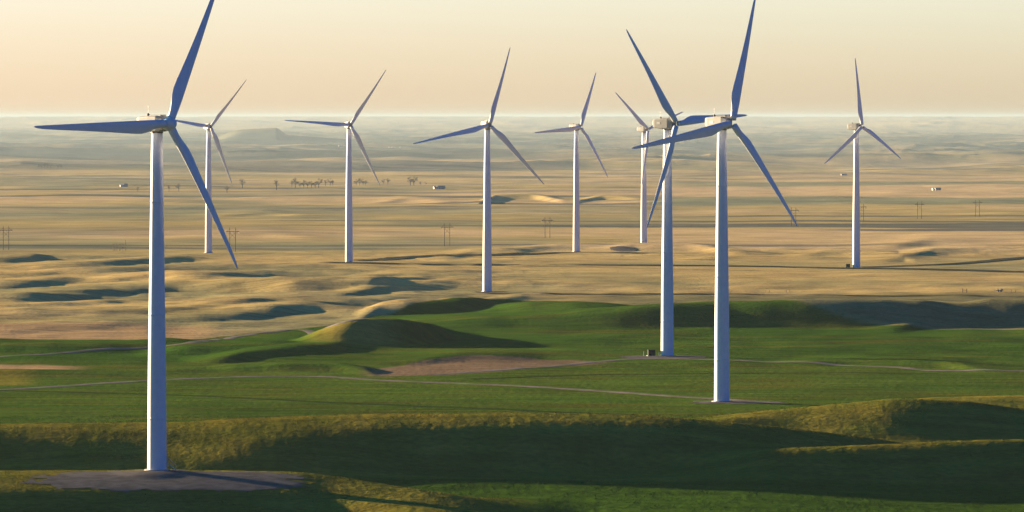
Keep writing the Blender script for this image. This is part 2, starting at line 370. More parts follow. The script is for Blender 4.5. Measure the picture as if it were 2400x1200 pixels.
M_wallg = mat('grey_barn_wall', (0.22, 0.22, 0.23), 0.8, 0.1, 1)
M_roof = mat('metal_roof', (0.10, 0.11, 0.13), 0.5, 0.1, 1)
M_roofl = mat('pale_metal_roof', (0.55, 0.55, 0.55), 0.5, 0.1, 1)

def ground_mat(name='ground_cover'):
    m = bpy.data.materials.new(name); m.use_nodes = True; t = m.node_tree; b = t.nodes['Principled BSDF']
    b.inputs['Roughness'].default_value = 1.0; b.inputs['Specular IOR Level'].default_value = 0.0
    at = nd(t, 'ShaderNodeAttribute'); at.attribute_name = 'cover'
    geo = nd(t, 'ShaderNodeNewGeometry')
    def noise(scale, det=4, stretch=(1, 1, 0)):
        mp = nd(t, 'ShaderNodeMapping'); mp.inputs['Scale'].default_value = stretch
        n = nd(t, 'ShaderNodeTexNoise'); n.inputs['Scale'].default_value = scale; n.inputs['Detail'].default_value = det
        t.links.new(geo.outputs['Position'], mp.inputs[0]); t.links.new(mp.outputs[0], n.inputs['Vector']); return n
    def mul(a, nz, lo, hi, p0=0.3, p1=0.7):
        mr = nd(t, 'ShaderNodeMapRange'); mr.inputs['From Min'].default_value = p0; mr.inputs['From Max'].default_value = p1
        mr.inputs['To Min'].default_value = lo; mr.inputs['To Max'].default_value = hi
        t.links.new(nz.outputs[0], mr.inputs[0])
        mm = nd(t, 'ShaderNodeMix', data_type='RGBA', blend_type='MULTIPLY'); mm.inputs[0].default_value = 1
        t.links.new(a, mm.inputs[6]); t.links.new(mr.outputs[0], mm.inputs[7]); return mm.outputs[2]
    c = at.outputs['Color']
    c = mul(c, noise(0.9, 3, (0.5, 1, 0)), 0.80, 1.20); c = mul(c, noise(0.14, 5, (0.25, 1, 0)), 0.72, 1.28); c = mul(c, noise(0.012, 5), 0.80, 1.2)
    t.links.new(c, b.inputs['Base Color'])
    bp = nd(t, 'ShaderNodeBump'); bp.inputs['Strength'].default_value = 0.7; bp.inputs['Distance'].default_value = 0.34
    t.links.new(noise(0.55, 5).outputs[0], bp.inputs['Height']); t.links.new(bp.outputs[0], b.inputs['Normal'])
    return m
M_ground = ground_mat()

# ------------------------------------------------------------------ land cover: base colours by place, far haze and shade painted in as blue-grey
C_WHEAT = np.array([0.038, 0.088, 0.009]); C_FIELD = np.array([0.066, 0.108, 0.013]); C_PAST = np.array([0.18, 0.150, 0.022])
C_GOLD = np.array([0.46, 0.335, 0.130]); C_STUB = np.array([0.38, 0.245, 0.120]); C_PEACH = np.array([0.55, 0.39, 0.205])
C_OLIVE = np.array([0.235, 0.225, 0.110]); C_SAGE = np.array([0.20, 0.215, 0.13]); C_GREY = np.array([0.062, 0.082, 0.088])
C_SOIL = np.array([0.195, 0.132, 0.080])
def Dof(pts, px, dep=83.5):               # distance of a boundary line on level ground, by bearing
    return dep * F / (scurve(pts, px) - EYE)
def cover(X, Y, z):
    sh = X.shape; X = X.ravel(); Y = Y.ravel() / K
    r = np.hypot(X, Y); a = np.clip(np.arctan2(X, Y), -0.2, 0.2); px = 1200 + F * np.tan(a); D = r * np.cos(a)
    wob = 3.0 * fbm(X / 25, Y / 25, 3, 201)
    C = np.empty((len(X), 3)); C[:] = C_GOLD
    def lay(col, w): C[:] = C * (1 - w[:, None]) + col * w[:, None]
    n1 = fbm(X / 240, Y / 160, 4, 211); n2 = fbm(X / 70, Y / 50, 4, 212)
    lay(C_OLIVE, np.clip(0.25 + 0.9 * n1, 0, 0.8)); lay(C_STUB, np.clip(0.5 * n2, 0, 0.3))
    # the green wheat
    gb = Dof([(-200, 797), (0, 797), (345, 798), (420, 800), (520, 788), (750, 765), (900, 740), (1080, 716), (1230, 703), (1380, 706), (1500, 722), (1650, 745), (2000, 768), (2400, 775), (3000, 775)], px)
    wgreen = 1 - sst(-3, 3, D + 0.6 * wob - gb)
    lay(C_WHEAT, wgreen)
    lay(C_FIELD, wgreen * np.clip(0.15 + 0.8 * fbm(X / 90, Y / 90, 4, 215), 0, 0.6))
    # grey green pasture on the dark slope to the right and its reddish brow
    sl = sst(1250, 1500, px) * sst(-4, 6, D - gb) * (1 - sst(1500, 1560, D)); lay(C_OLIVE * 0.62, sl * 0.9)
    # reddish stubble strip on the left
    w = (1 - sst(430, 560, px)) * sst(-3, 3, D - gb) * (1 - sst(1268, 1290, D + wob)); lay(C_STUB, w * 0.9)
    # nearer field
    w = 1 - sst(1075, 1095, D + wob + 18 * sst(300, 900, px) * 0); w = w * (1 - 0.6 * sst(1500, 1700, px) * sst(1085, 1110, D)); lay(C_FIELD, w)
    lay(C_WHEAT, w * np.clip(0.1 + 0.7 * fbm(X / 60, Y / 22, 4, 216), 0, 0.6))
    lay(C_PAST * 0.55, w * np.clip(0.9 * fbm(X / 50, Y / 9, 4, 231) - 0.05, 0, 0.55))
    w = wgreen * sst(1095, 1110, D); lay(C_PAST * 0.6, w * np.clip(1.0 * fbm(X / 80, Y / 16, 4, 232) - 0.12, 0, 0.5))
    kn = np.exp(-(((px - 830) / 95) ** 4) - ((D - 1180) / 24) ** 4); lay(C_PAST * 0.9 + C_GOLD * 0.15, kn * 0.95)
    # bare soil
    sb = sst(830, 900, px) * (1 - sst(1380, 1450, px)) * sst(-2, 2, D + wob - Dof([(830, 880), (1000, 880), (1150, 872), (1450, 850)], px, 82.4)) * (1 - sst(-2, 2, D + wob - Dof([(830, 866), (950, 852), (1100, 838), (1250, 836), (1450, 842)], px, 82.0)))
    lay(C_SOIL, sb)
    sb = (1 - sst(120, 230, px)) * sst(-2, 2, D + wob - 1042) * (1 - sst(-2, 2, D + wob - 1062)); lay(C_STUB, sb)
    sb = (1 - sst(30, 110, px)) * sst(-2, 2, D + wob - 990) * (1 - sst(-2, 2, D + wob - 1040)); lay(C_PAST, sb * 0.8)
    # pasture on the near ridges
    past = (1 - sst(836, 846, D)) + sst(1600, 1750, px) * (1 - sst(880, 890, D)) + sst(1980, 2050, px) * sst(888, 895, D) * (1 - sst(925, 932, D))
    past = np.clip(past, 0, 1); lay(C_PAST, past)
    lay(C_PAST * np.array([0.55, 0.8, 0.6]), past * np.clip(0.3 + 0.6 * fbm(X / 14, Y / 14, 4, 218), 0, 0.6))
    vf = sst(750, 756, D) * (1 - sst(779, 783, D)) ; vf2 = sst(1080, 1300, px) * (1 - sst(779, 783, D)) * sst(640, 680, D)
    lay(C_WHEAT * 1.15, np.clip(vf + vf2, 0, 1) * 0.95)
    # the plain: strips of stubble, pasture and sage; grey bands paint in shade and haze
    far = sst(1950, 2150, D)
    if far.any():
        Cf = np.empty_like(C); Cf[:] = C_GOLD * 0.75 + C_OLIVE * 0.25
        def layf(col, w): Cf[:] = Cf * (1 - w[:, None]) + col * w[:, None]
        s1 = fbm(X / 900, Y / 520, 5, 221, 0.6); s2 = fbm(X / 500, Y / 700, 4, 222, 0.6); s3 = fbm(X / 1500, Y / 260, 4, 223, 0.6)
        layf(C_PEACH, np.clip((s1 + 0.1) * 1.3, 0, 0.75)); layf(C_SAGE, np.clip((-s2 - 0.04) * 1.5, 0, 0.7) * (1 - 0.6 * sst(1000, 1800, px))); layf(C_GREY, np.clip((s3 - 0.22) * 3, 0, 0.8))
        strips = sst(0.05, 0.12, np.sin(D / 230 + 2 * perlin(X / 3000, Y / 3000, 5) + 0.0002 * X)) * sst(3000, 4500, D)
        layf(C_PEACH, strips * 0.35)
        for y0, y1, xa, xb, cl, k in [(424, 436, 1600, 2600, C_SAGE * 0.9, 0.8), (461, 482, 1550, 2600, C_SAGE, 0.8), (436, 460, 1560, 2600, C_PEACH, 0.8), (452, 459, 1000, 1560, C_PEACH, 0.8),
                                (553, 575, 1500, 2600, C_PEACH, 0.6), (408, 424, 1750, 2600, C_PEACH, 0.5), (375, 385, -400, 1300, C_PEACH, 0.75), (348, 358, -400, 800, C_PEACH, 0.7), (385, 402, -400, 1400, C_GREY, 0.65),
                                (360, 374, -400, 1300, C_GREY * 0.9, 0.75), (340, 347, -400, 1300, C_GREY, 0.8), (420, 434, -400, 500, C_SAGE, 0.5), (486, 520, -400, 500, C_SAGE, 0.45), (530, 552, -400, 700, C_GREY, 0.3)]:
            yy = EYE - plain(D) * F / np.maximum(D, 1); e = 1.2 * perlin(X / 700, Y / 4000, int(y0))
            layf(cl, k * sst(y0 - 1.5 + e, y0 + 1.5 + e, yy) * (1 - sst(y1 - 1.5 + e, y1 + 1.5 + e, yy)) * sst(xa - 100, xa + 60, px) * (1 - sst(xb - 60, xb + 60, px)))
        fc = sst(9500, 15000, D) * 0.9 * (1 - 0.75 * sst(24000, 40000, D)); layf(C_PEACH, 0.8 * sst(24000, 45000, D)); layf(C_GREY * 0.9, fc * np.clip(0.8 + 0.8 * s2, 0, 1));  # haze painted into the colour: blue-grey far ridges, paler towards the horizon
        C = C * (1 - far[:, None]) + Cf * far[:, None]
    C = np.clip(C, 0.004, 0.9)
    return np.concatenate([C, np.ones((len(C), 1))], 1)

# ------------------------------------------------------------------ the ground, one sheet out to the horizon
rows = [0.0001, 4, 10, 20, 35, 55, 80, 110, 150, 200, 260, 330, 400, 470, 540, 590, 630, 655, 670]
d = 680.0
while d < 60000:
    rows.append(d); d += min(d * d / (3232 * 85) * 0.52, 0.0075 * d)
rows.append(60000.0)
rows = np.array(rows)
ang = list(np.arange(-10.2, 10.2001, 0.02)); q = 10.2; st = 0.03; side = []
while q < 178: q += st; side.append(q); st = min(st * 1.09, 4)
side.append(179.9)
ang = np.radians(np.array([-s for s in side[::-1]] + ang + side))
RR, AA = np.meshgrid(rows, ang, indexing='ij')
GX = RR * np.sin(AA); GY = K * RR * np.cos(AA); GZ = height(GX, GY)
V = np.stack([GX.ravel(), GY.ravel(), GZ.ravel() + CZ], 1)
nr, na = len(rows), len(ang); idx = np.arange(nr * na).reshape(nr, na)
Q = np.stack([idx[:-1, :-1], idx[:-1, 1:], idx[1:, 1:], idx[1:, :-1]], -1).reshape(-1, 4)
wrap = np.stack([idx[:-1, -1], idx[:-1, 0], idx[1:, 0], idx[1:, -1]], -1)
Q = np.concatenate([Q, wrap])[:, ::-1]
ground = big_mesh('ground', V, Q, M_ground); tag(ground, kind='structure')
att = ground.data.color_attributes.new('cover', 'FLOAT_COLOR', 'POINT')
att.data.foreach_set('color', cover(GX, GY, GZ).astype(np.float32).ravel())

def gz(x, y): return float(height(np.array([x]), np.array([y]))[0]) + CZ

# ------------------------------------------------------------------ tracks and gravel pads, draped on the ground
def track(name, pts, width, m, lift=0.12, step=2.0):
    P = [hit(px, py)[:2] for px, py in pts]
    s = [0.0]
    for a, b in zip(P, P[1:]): s.append(s[-1] + math.hypot(b[0] - a[0], b[1] - a[1]))
    n = int(s[-1] / step) + 2; ss = np.linspace(0, s[-1], n)
    X = scurve(list(zip(s, [p[0] for p in P])), ss); Y = scurve(list(zip(s, [p[1] for p in P])), ss)
    for _ in range(6): X[1:-1] = (X[:-2] + X[2:] + 2 * X[1:-1]) / 4; Y[1:-1] = (Y[:-2] + Y[2:] + 2 * Y[1:-1]) / 4
    tx = np.gradient(X); ty = np.gradient(Y); L = np.hypot(tx, ty); nx, ny = -ty / L, tx / L
    w = width * (1 + 0.15 * fbm(ss / 15, ss * 0, 3, 7)); nc = 7; V = []
    off = np.linspace(-0.5, 0.5, nc)
    XX = X[:, None] + nx[:, None] * w[:, None] * off; YY = Y[:, None] + ny[:, None] * w[:, None] * off
    ZZ = height(XX, YY) + CZ + lift - 0.1 * (np.abs(off) > 0.45)
    V = np.stack([XX.ravel(), YY.ravel(), ZZ.ravel()], 1); ix = np.arange(n * nc).reshape(n, nc)
    Q = np.stack([ix[:-1, :-1], ix[:-1, 1:], ix[1:, 1:], ix[1:, :-1]], -1).reshape(-1, 4)
    o = big_mesh(name, V, Q, m); tag(o, kind='structure'); return o
track('track', [(-60, 917), (0, 914), (150, 905), (345, 893), (520, 885), (720, 882), (900, 892), (1200, 904), (1450, 920), (1640, 933), (1760, 940), (1840, 947)], 5.5, M_road)
track('track', [(1010, 878), (1100, 873), (1250, 862), (1400, 848), (1540, 841), (1640, 842), (1700, 844), (1900, 849), (2100, 861), (2200, 869), (2460, 871)], 5.0, M_road)
track('track', [(-60, 840), (0, 836), (150, 828), (345, 815), (430, 806), (560, 788), (700, 773), (800, 758), (860, 748)], 4.5, M_road)
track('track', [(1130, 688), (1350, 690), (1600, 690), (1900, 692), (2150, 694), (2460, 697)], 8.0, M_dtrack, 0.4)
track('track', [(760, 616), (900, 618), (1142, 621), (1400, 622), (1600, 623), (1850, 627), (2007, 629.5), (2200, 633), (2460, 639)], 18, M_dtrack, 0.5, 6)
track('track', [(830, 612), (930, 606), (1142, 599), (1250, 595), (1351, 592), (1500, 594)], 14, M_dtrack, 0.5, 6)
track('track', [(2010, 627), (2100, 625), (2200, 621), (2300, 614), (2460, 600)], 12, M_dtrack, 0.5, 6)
track('track', [(-60, 914), (0, 916), (150, 919), (400, 926), (800, 945), (1150, 959), (1350, 968), (1480, 972)], 5.5, M_dgrass, 0.08)
track('track', [(1100, 889), (1300, 882), (1550, 877), (1700, 875), (1950, 874), (2200, 876)], 4.5, M_dgrass, 0.08)

def pad(cx, cy, rx, ry, m, seed, lift=0.10, step=0.8, clipf=None):
    gx = np.arange(cx - rx * 1.3, cx + rx * 1.3, step); gy = np.arange(cy - ry * 1.3, cy + ry * 1.3, step)
    XX, YY = np.meshgrid(gx, gy, indexing='ij')
    q = ((np.abs(XX - cx) / rx) ** 3 + (np.abs(YY - cy) / ry) ** 3) ** (1 / 3) + 0.16 * fbm(XX / 9, YY / 5, 4, seed, 0.65)
    ins = q < 1
    ZZ = height(XX, YY) + CZ + lift
    ix = np.arange(XX.size).reshape(XX.shape)
    Q = np.stack([ix[:-1, :-1], ix[1:, :-1], ix[1:, 1:], ix[:-1, 1:]], -1).reshape(-1, 4)
    keep = (ins[:-1, :-1] & ins[1:, :-1] & ins[1:, 1:] & ins[:-1, 1:]).ravel(); Q = Q[keep]
    used, inv = np.unique(Q, return_inverse=True)
    V = np.stack([XX.ravel(), YY.ravel(), ZZ.ravel()], 1)[used]
    o = big_mesh('gravel_pad', V, inv.reshape(-1, 4), m); tag(o, kind='structure'); return o
FW = [(f[0], f[1] * K) for f in FLAT]
fa = FW[0]; pad(fa[0] + 4, fa[1] - 14, 31, 16, M_gravel, 301)
fh = FW[1]; pad(fh[0] + 3, fh[1] - 3, 13, 10, M_gravel, 302)
fg = FW[2]; pad(fg[0] - 1, fg[1] - 8, 15, 14, M_gravel, 303)
fd = FW[3]; pad(fd[0] + 1, fd[1] - 1, 9, 10, M_gravel, 304, step=1.2)
p0 = hit(1462, 585); pad(p0[0], p0[1], 9, 50, M_gravel, 305, step=1.5, lift=0.3)

# ------------------------------------------------------------------ grass tufts on the near ridges
def tufts(N, D0, D1, seed, size, name, label):
    rs = np.random.RandomState(seed)
    D = np.sqrt(rs.uniform(D0 ** 2, D1 ** 2, N)); px = rs.uniform(-60, 2460, N); X = (px - 1200) / F * D; D = D * K
    n = fbm(X / 7, D / 12, 3, seed); keep = n > -0.3
    for fx, fy, rx, ry in ((fa[0] + 4, fa[1] - 14, 31, 16), (fh[0] + 3, fh[1] - 3, 13, 10)):
        keep &= (((np.abs(X - fx) / rx) ** 3 + (np.abs(D - fy) / ry) ** 3) > 1.0)
    X = X[keep]; D = D[keep]; n = n[keep]; k = len(X)
    z = height(X, D) + CZ; h = size * rs.uniform(0.5, 1.35, k) * (0.8 + 0.8 * np.clip(n, 0, 1)); th = rs.uniform(0, math.pi, k); w = size * rs.uniform(0.25, 0.6, k)
    lx = rs.normal(0, 0.35, k) * h; ly = rs.normal(0, 0.35, k) * h
    dx = np.cos(th) * w; dy = np.sin(th) * w
    V = np.stack([np.stack([X - dx, D - dy, z - 0.05], 1), np.stack([X + dx, D + dy, z - 0.05], 1), np.stack([X + lx, D + ly, z + h], 1)], 1).reshape(-1, 3)
    o = big_mesh(name, V, np.arange(3 * k).reshape(-1, 3), M_ground, smooth=False)
    c = cover(X, D, z); c[:, :3] *= rs.uniform(0.65, 1.05, (k, 1)); c = np.clip(c, 0, 0.9)
    a = o.data.color_attributes.new('cover', 'FLOAT_COLOR', 'POINT'); a.data.foreach_set('color', np.repeat(c, 3, 0).astype(np.float32).ravel())
    tag(o, label, 'grass', kind='stuff')
tufts(260000, 690, 885, 5, 0.17, 'grass', 'coarse pasture grass on the near ridges and valley')

# ------------------------------------------------------------------ wind turbines
def blade_mesh():
    st = [(1.0, 1.9, 1.0, 0), (2.2, 1.9, 1.0, 0), (3.4, 2.0, 0.88, 0), (4.8, 2.35, 0.66, 1), (6.4, 2.85, 0.45, 1), (8.2, 3.12, 0.33, 1), (10.5, 3.0, 0.27, 1), (14, 2.66, 0.24, 1),
          (19, 2.22, 0.21, 1), (24, 1.82, 0.19, 1), (29, 1.45, 0.18, 1), (33, 1.14, 0.17, 1), (36, 0.86, 0.16, 1), (37.6, 0.60, 0.15, 1), (38.3, 0.34, 0.15, 1), (38.5, 0.08, 0.15, 1)]
    n = 20; V = []; Fc = []
    for r, c, tk, foil in st:
        tw = R(13 * (1 - min(r, 38) / 38) ** 1.6 + 2); le = 0.95 - 0.62 * max(0, r - 6) / 32.5
        if r < 6.4: le = 0.95
        if r > 37: le = 0.33 - (0.60 - min(c, .6)) * 0.25
        bl = max(0, min(1, (r - 2.2) / 5))
        for k in range(n):
            a = 2 * math.pi * k / n
            xc = 0.5 + 0.5 * math.cos(a)                     # 1 = leading edge, 0 = trailing edge
            circ = math.sin(a) * 0.5
            s = 1 - xc
            th = 5 * (0.2969 * math.sqrt(max(s, 0)) - 0.126 * s - 0.3516 * s**2 + 0.2843 * s**3 - 0.1036 * s**4)
            foilt = math.copysign(th, math.sin(a)) if abs(math.sin(a)) > 1e-6 else 0
            y = (circ * (1 - bl) + foilt * bl) * tk * c
            x = -(1 - xc) * c
            px_, py_ = x + c * 0.35, y                       # twist about the pitch axis
            X = px_ * math.cos(tw) + py_ * math.sin(tw); Y = -px_ * math.sin(tw) + py_ * math.cos(tw)
            X += le - c * 0.35
            V.append((X, Y + 0.0009 * r * r, r * 1.02))
    for j in range(len(st) - 1):
        for k in range(n): Fc.append((j*n + k, j*n + (k+1) % n, (j+1)*n + (k+1) % n, (j+1)*n + k))
    Fc.append(tuple(range(n))[::-1]); Fc.append(tuple((len(st)-1)*n + k for k in range(n)))
    return V, Fc
TILT, HUBY, HUBZ = R(4), -4.3, 80.0
def loft(secs):
    V = []; Fc = []; n = len(secs[0])
    for s in secs: V += s
    for j in range(len(secs) - 1):
        for k in range(n): Fc.append((j*n + k, j*n + (k+1) % n, (j+1)*n + (k+1) % n, (j+1)*n + k))
    Fc.append(tuple(range(n))[::-1]); Fc.append(tuple((len(secs)-1)*n + k for k in range(n)))
    return V, Fc
def rrect(y, x0, z0, z1, r=0.35, m=4):
    P = []
    for cx, cz, a0 in ((x0 - r, z0 + r, -90), (x0 - r, z1 - r, 0), (-x0 + r, z1 - r, 90), (-x0 + r, z0 + r, 180)):
        for k in range(m + 1): a = R(a0 + 90 * k / m); P.append((cx + r * math.cos(a), y, cz + r * math.sin(a)))
    return P
def make_turbine():
    root = empty('wind_turbine')
    H0 = 78.2
    prof = [(2.32, -1.0), (2.32, 0.02)]
    zs = [0.02, 12, 12.06, 24, 36, 36.06, 50, 62, 62.06, 72, H0]
    def rad(z): return 2.22 - 0.16 * min(z, 24) / 24 - 0.76 * max(0, z - 24) / 54
    prof = [(2.24, -1.0)]
    def seam(z): return [(rad(z - 0.5), z - 0.5), (rad(z), z - 0.09), (rad(z) + 0.025, z - 0.06), (rad(z) + 0.025, z + 0.06), (rad(z), z + 0.09), (rad(z + 0.5), z + 0.5)]
    for z in (0.02, 6): prof.append((rad(z), z))
    prof += seam(12) + [(rad(24), 24)] + seam(36) + [(rad(50), 50)] + seam(62) + [(rad(72), 72), (rad(H0), H0)]
    tw = MB().lathe(prof, 48).build('tower', M_white, root, True)
    MB().lathe([(rad(H0) + 0.14, H0 - 0.35), (rad(H0) + 0.14, H0 - 0.05)], 40).build('yaw_ring', M_dark, tw)
    d = MB(); d.box((0, 2.22, 2.0), (0.95, 0.10, 2.2)); d.build('door', M_nac, tw)
    fd_ = MB().lathe([(3.0, -0.6), (2.95, 0.22), (2.75, 0.30)], 40).build('foundation', M_conc, root)
    # nacelle: long rounded box, deeper at the front, chamfered under the tail
    secs = [rrect(-3.0, 1.05, 78.75, 81.2, 0.5), rrect(-2.75, 1.45, 78.35, 81.55, 0.5), rrect(-1.2, 1.68, 78.15, 81.85, 0.45), rrect(1.5, 1.70, 78.15, 81.85, 0.4),
            rrect(4.4, 1.68, 78.5, 81.65, 0.4), rrect(5.3, 1.6, 78.8, 81.5, 0.4), rrect(5.6, 1.35, 79.2, 81.2, 0.4)]
    v, f = loft(secs); nac = mesh_obj('nacelle', v, f, M_nac, root)
    secs = [rrect(-2.2, 0.9, 81.6, 82.1, 0.12), rrect(1.4, 0.9, 81.6, 82.1, 0.12), rrect(2.0, 0.85, 81.5, 81.75, 0.1)]
    v, f = loft(secs); mesh_obj('roof_hatch', v, f, M_nac, nac)
    m = MB(); m.tube((0.5, 3.6, 81.6), (0.5, 3.6, 83.9), 0.06, 0.04); m.tube((0.15, 3.6, 83.5), (0.85, 3.6, 83.5), 0.03); m.tube((0.5, 3.6, 83.85), (0.5, 3.6, 84.1), 0.16, 0.12); m.build('anemometer', M_steel, nac)
    m = MB(); m.lathe([(0.16, 0), (0.3, 0.08), (0.32, 0.35), (0.2, 0.62), (0.05, 0.7)], 12, (-0.35, 2.7, 81.75)); m.box((0.5, 3.2, 81.85), (0.5, 0.5, 0.5)); m.build('beacon', M_dark, nac)
    m = MB(); m.box((-1.71, 2.6, 80.2), (0.05, 1.6, 0.7)); m.build('vent_grille', M_steel, nac)
    T = Matrix.Translation((0, HUBY, HUBZ)) @ Matrix.Rotation(-TILT, 4, 'X')
    hub = MB().lathe([(1.30, -1.25), (1.52, -1.0), (1.60, 0.0), (1.48, 0.75), (1.15, 1.35), (0.65, 1.72), (0.2, 1.86)], 36, axis='Y').build('hub', M_blade, root, True)
    hub.matrix_local = T
    v, f = blade_mesh(); b0 = mesh_obj('blade', v, f, M_blade, root, True)
    bl = [b0]
    for k in range(2):
        c = b0.copy(); COL.objects.link(c); bl.append(c)
    for b in bl:
        pass
    return root, bl, T
def copy_tree(o, parent=None):
    c = o.copy(); COL.objects.link(c); c.parent = parent
    if parent: c.matrix_local = o.matrix_local
    out = [c]
    for ch in o.children: out += copy_tree(ch, c)
    return out
LAB = {
    'A': 'large white wind turbine at the left on the gravel knoll, nearest of all',
    'H': 'white wind turbine standing in the near green field where the straight track ends',
    'G': 'white wind turbine beside the curved track with a small dark box at its foot',
    'D': 'white wind turbine at the centre of the golden grass, just behind the green hill',
    'I': 'rightmost white wind turbine, upright top blade and two blades spread low',
    'C': 'white wind turbine on golden grass between the far left one and the centre one',
    'B': 'small white wind turbine seen behind the lower blade of the nearest turbine',
    'E': 'small white wind turbine just left of the grey gravel patch on the low far rise',
    'F': 'smallest white wind turbine, farthest off, crowded behind the curved-track turbine',
}
proto, blades, T = make_turbine()
for i, (n, bx, by, hp, be, ph) in enumerate(TURB):
    if i == 0: objs = [proto] + [c for c in proto.children_recursive]; root = proto; bl = blades
    else:
        objs = copy_tree(proto); root = objs[0]; bl = [c for c in root.children if c.name.startswith('blade')]
    fx, fy, fz, _ = FLAT[i]
    root.location = (fx, fy * K, fz + CZ + 0.02); az = math.atan2(fx, fy * K); root.rotation_euler = (0, 0, R(be) - az)
    for k, b in enumerate(bl): b.matrix_local = T @ Matrix.Rotation(R(ph + 120 * k), 4, 'Y') @ Matrix.Rotation(R({'B': 50, 'C': 50, 'D': 42}.get(n, 0)), 4, 'Z')
    tag(root, LAB[n], 'wind turbine', 'wind turbines standing on the plain')

# stair at the foot of the nearest one
rA = proto; q = rA.rotation_euler.z
s = MB(); ca = R(-8)
def L(x, y, z): # tower-local from world axes
    return (x * math.cos(-q) - y * math.sin(-q), x * math.sin(-q) + y * math.cos(-q), z)
for sy in (-0.5, 0.5):
    s.tube(L(2.3, sy, 1.9), L(4.3, sy, 0.1), 0.06); s.tube(L(2.3, sy, 3.2), L(4.3, sy, 1.3), 0.035); s.tube(L(4.3, sy, 0), L(4.3, sy, 1.3), 0.035); s.tube(L(2.35, sy, 0), L(2.35, sy, 4.6 if sy < 0 else 3.2), 0.06)
for k in range(8):
    t = (k + .5) / 8; s.tube(L(2.3 + 2.0 * t, -0.5, 1.9 - 1.8 * t), L(2.3 + 2.0 * t, 0.5, 1.9 - 1.8 * t), 0.06)
s.build('stair', M_steel, rA)

# transformers
def transformer(x, y, label, k=1.0):
    t = empty('transformer_box', (x, y, gz(x, y)), R(12)); t.scale = (k, k, k)
    MB().box((0, 0, 0.1), (3.0, 2.4, 0.3)).build('plinth', M_conc, t)
    b = MB(); b.box((0, 0, 1.2), (2.4, 1.8, 1.9)); b.box((0, -1.0, 1.1), (1.7, 0.25, 1.5)); o = b.build('cabinet', M_boxgreen, t)
    b = MB(); [b.box((-0.9 + 0.3 * q, 1.05, 1.2), (0.08, 0.3, 1.3)) for q in range(7)]; b.build('cooling_fins', M_boxgreen, o)
    MB().box((0, 0, 2.2), (2.6, 2.0, 0.12)).build('lid', M_boxgreen, t)
    tag(t, label, 'transformer', 'transformer boxes by the turbines'); return t
g = FW[2]; transformer(g[0] - 5.5, g[1] + 0.5, 'dark green transformer box on the gravel beside the curved track')
g = FW[4]; transformer(g[0] - 4.9, g[1], 'dark transformer box in golden grass left of the rightmost turbine')
m_ = FW[2]
for dx, h_ in ((-8.1, 1.6), (-2.9, 1.4)):
    x, y = m_[0] + dx, m_[1]
    b = MB(); b.tube((0, 0, -0.3), (0, 0, h_), 0.11, n=10); b.tube((0, 0, h_), (0, 0, h_ + 0.08), 0.13, n=10); o = b.build('marker_post', M_conc); o.location = (x, y, gz(x, y))
    tag(o, 'short pale marker post left of the dark box' if dx < -5 else 'short pale marker post between the dark box and the tower', 'post')

# ------------------------------------------------------------------ H-frame power poles crossing the plain
def h_frame():
    t = empty('power_pole')
    for sx in (-1, 1): MB().tube((sx * 1.8, 0, -1), (sx * 1.8, 0, 15.5), 0.24, 0.16, 8).build('pole', M_wood, t)
    MB().box((0, 0, 12.9), (8.6, 0.22, 0.35)).build('crossarm', M_wood, t)
    for q in (((-1.8, 0.2, 12), (1.8, 0.2, 8.6)), ((1.8, -0.2, 12), (-1.8, -0.2, 8.6)), ((-3.9, 0, 12.9), (-1.8, 0, 14.4)), ((3.9, 0, 12.9), (1.8, 0, 14.4))): MB().tube(q[0], q[1], 0.08).build('brace', M_wood, t)
    for x in (-4.0, 0, 4.0): MB().lathe([(0.05, 0), (0.16, -0.1), (0.16, -1.1), (0.05, -1.2)], 8, (x, 0, 12.72)).build('insulator', M_glass, t)
    return t
HP = [(1048, 577, 'wooden twin power pole left of centre turbine base line, nearest to it'), (1283, 558, 'wooden twin power pole between the centre turbine and the next turbine to its right'),
      (545, 590, 'wooden twin power pole by the tip of the nearest turbine lower blade'), (1860, 530, 'faint twin power pole at the lower right blade tip of the field turbine'),
      (2019, 520, 'faint twin power pole immediately right of the rightmost tower'), (2155, 513, 'faint twin power pole, second from the right edge'),
      (2291, 508, 'faint twin power pole closest to the right edge'), (14, 586, 'twin power pole at the far left edge beside a dark hollow'),
      (1700, 545, 'faint twin power pole mostly behind the field turbine tower')]
HP = HP[:-1]
hp0 = h_frame()
for i, (px, py, lab) in enumerate(HP):
    o = hp0 if i == 0 else copy_tree(hp0)[0]
    x, y, z = hit(px, py); o.location = (x, y, z + CZ); o.rotation_euler = (0, 0, R([8, 4, 6, -4, -8, -6, -4, 10][i]))
    tag(o, lab, 'power pole', 'twin power poles crossing the plain')
# yard of short frames to the left of the nearest tower
x, y, z = hit(280, 588); t = empty('switch_yard', (x, y, z + CZ))
for k in range(5): MB().tube((-3.6 + 1.9 * k, 0.5 * (k % 2), -0.5), (-3.6 + 1.9 * k, 0.5 * (k % 2), 4.6 if k < 4 else 7.0), 0.13, n=6).build('post', M_wood, t)
b = MB(); b.box((-0.2, 0, 4.4), (9.0, 0.2, 0.2)); b.box((0, 0, 2.3), (7.6, 0.15, 0.15)); b.build('beam', M_wood, t)
b = MB(); [MB().tube((-3.6 + 3.8 * k, 0, 0), (-1.7 + 3.8 * k, 0, 2.3), 0.07, n=5).build('brace', M_wood, t) for k in range(2)]
tag(t, 'small timber frame yard just left of the nearest turbine tower', 'frame')

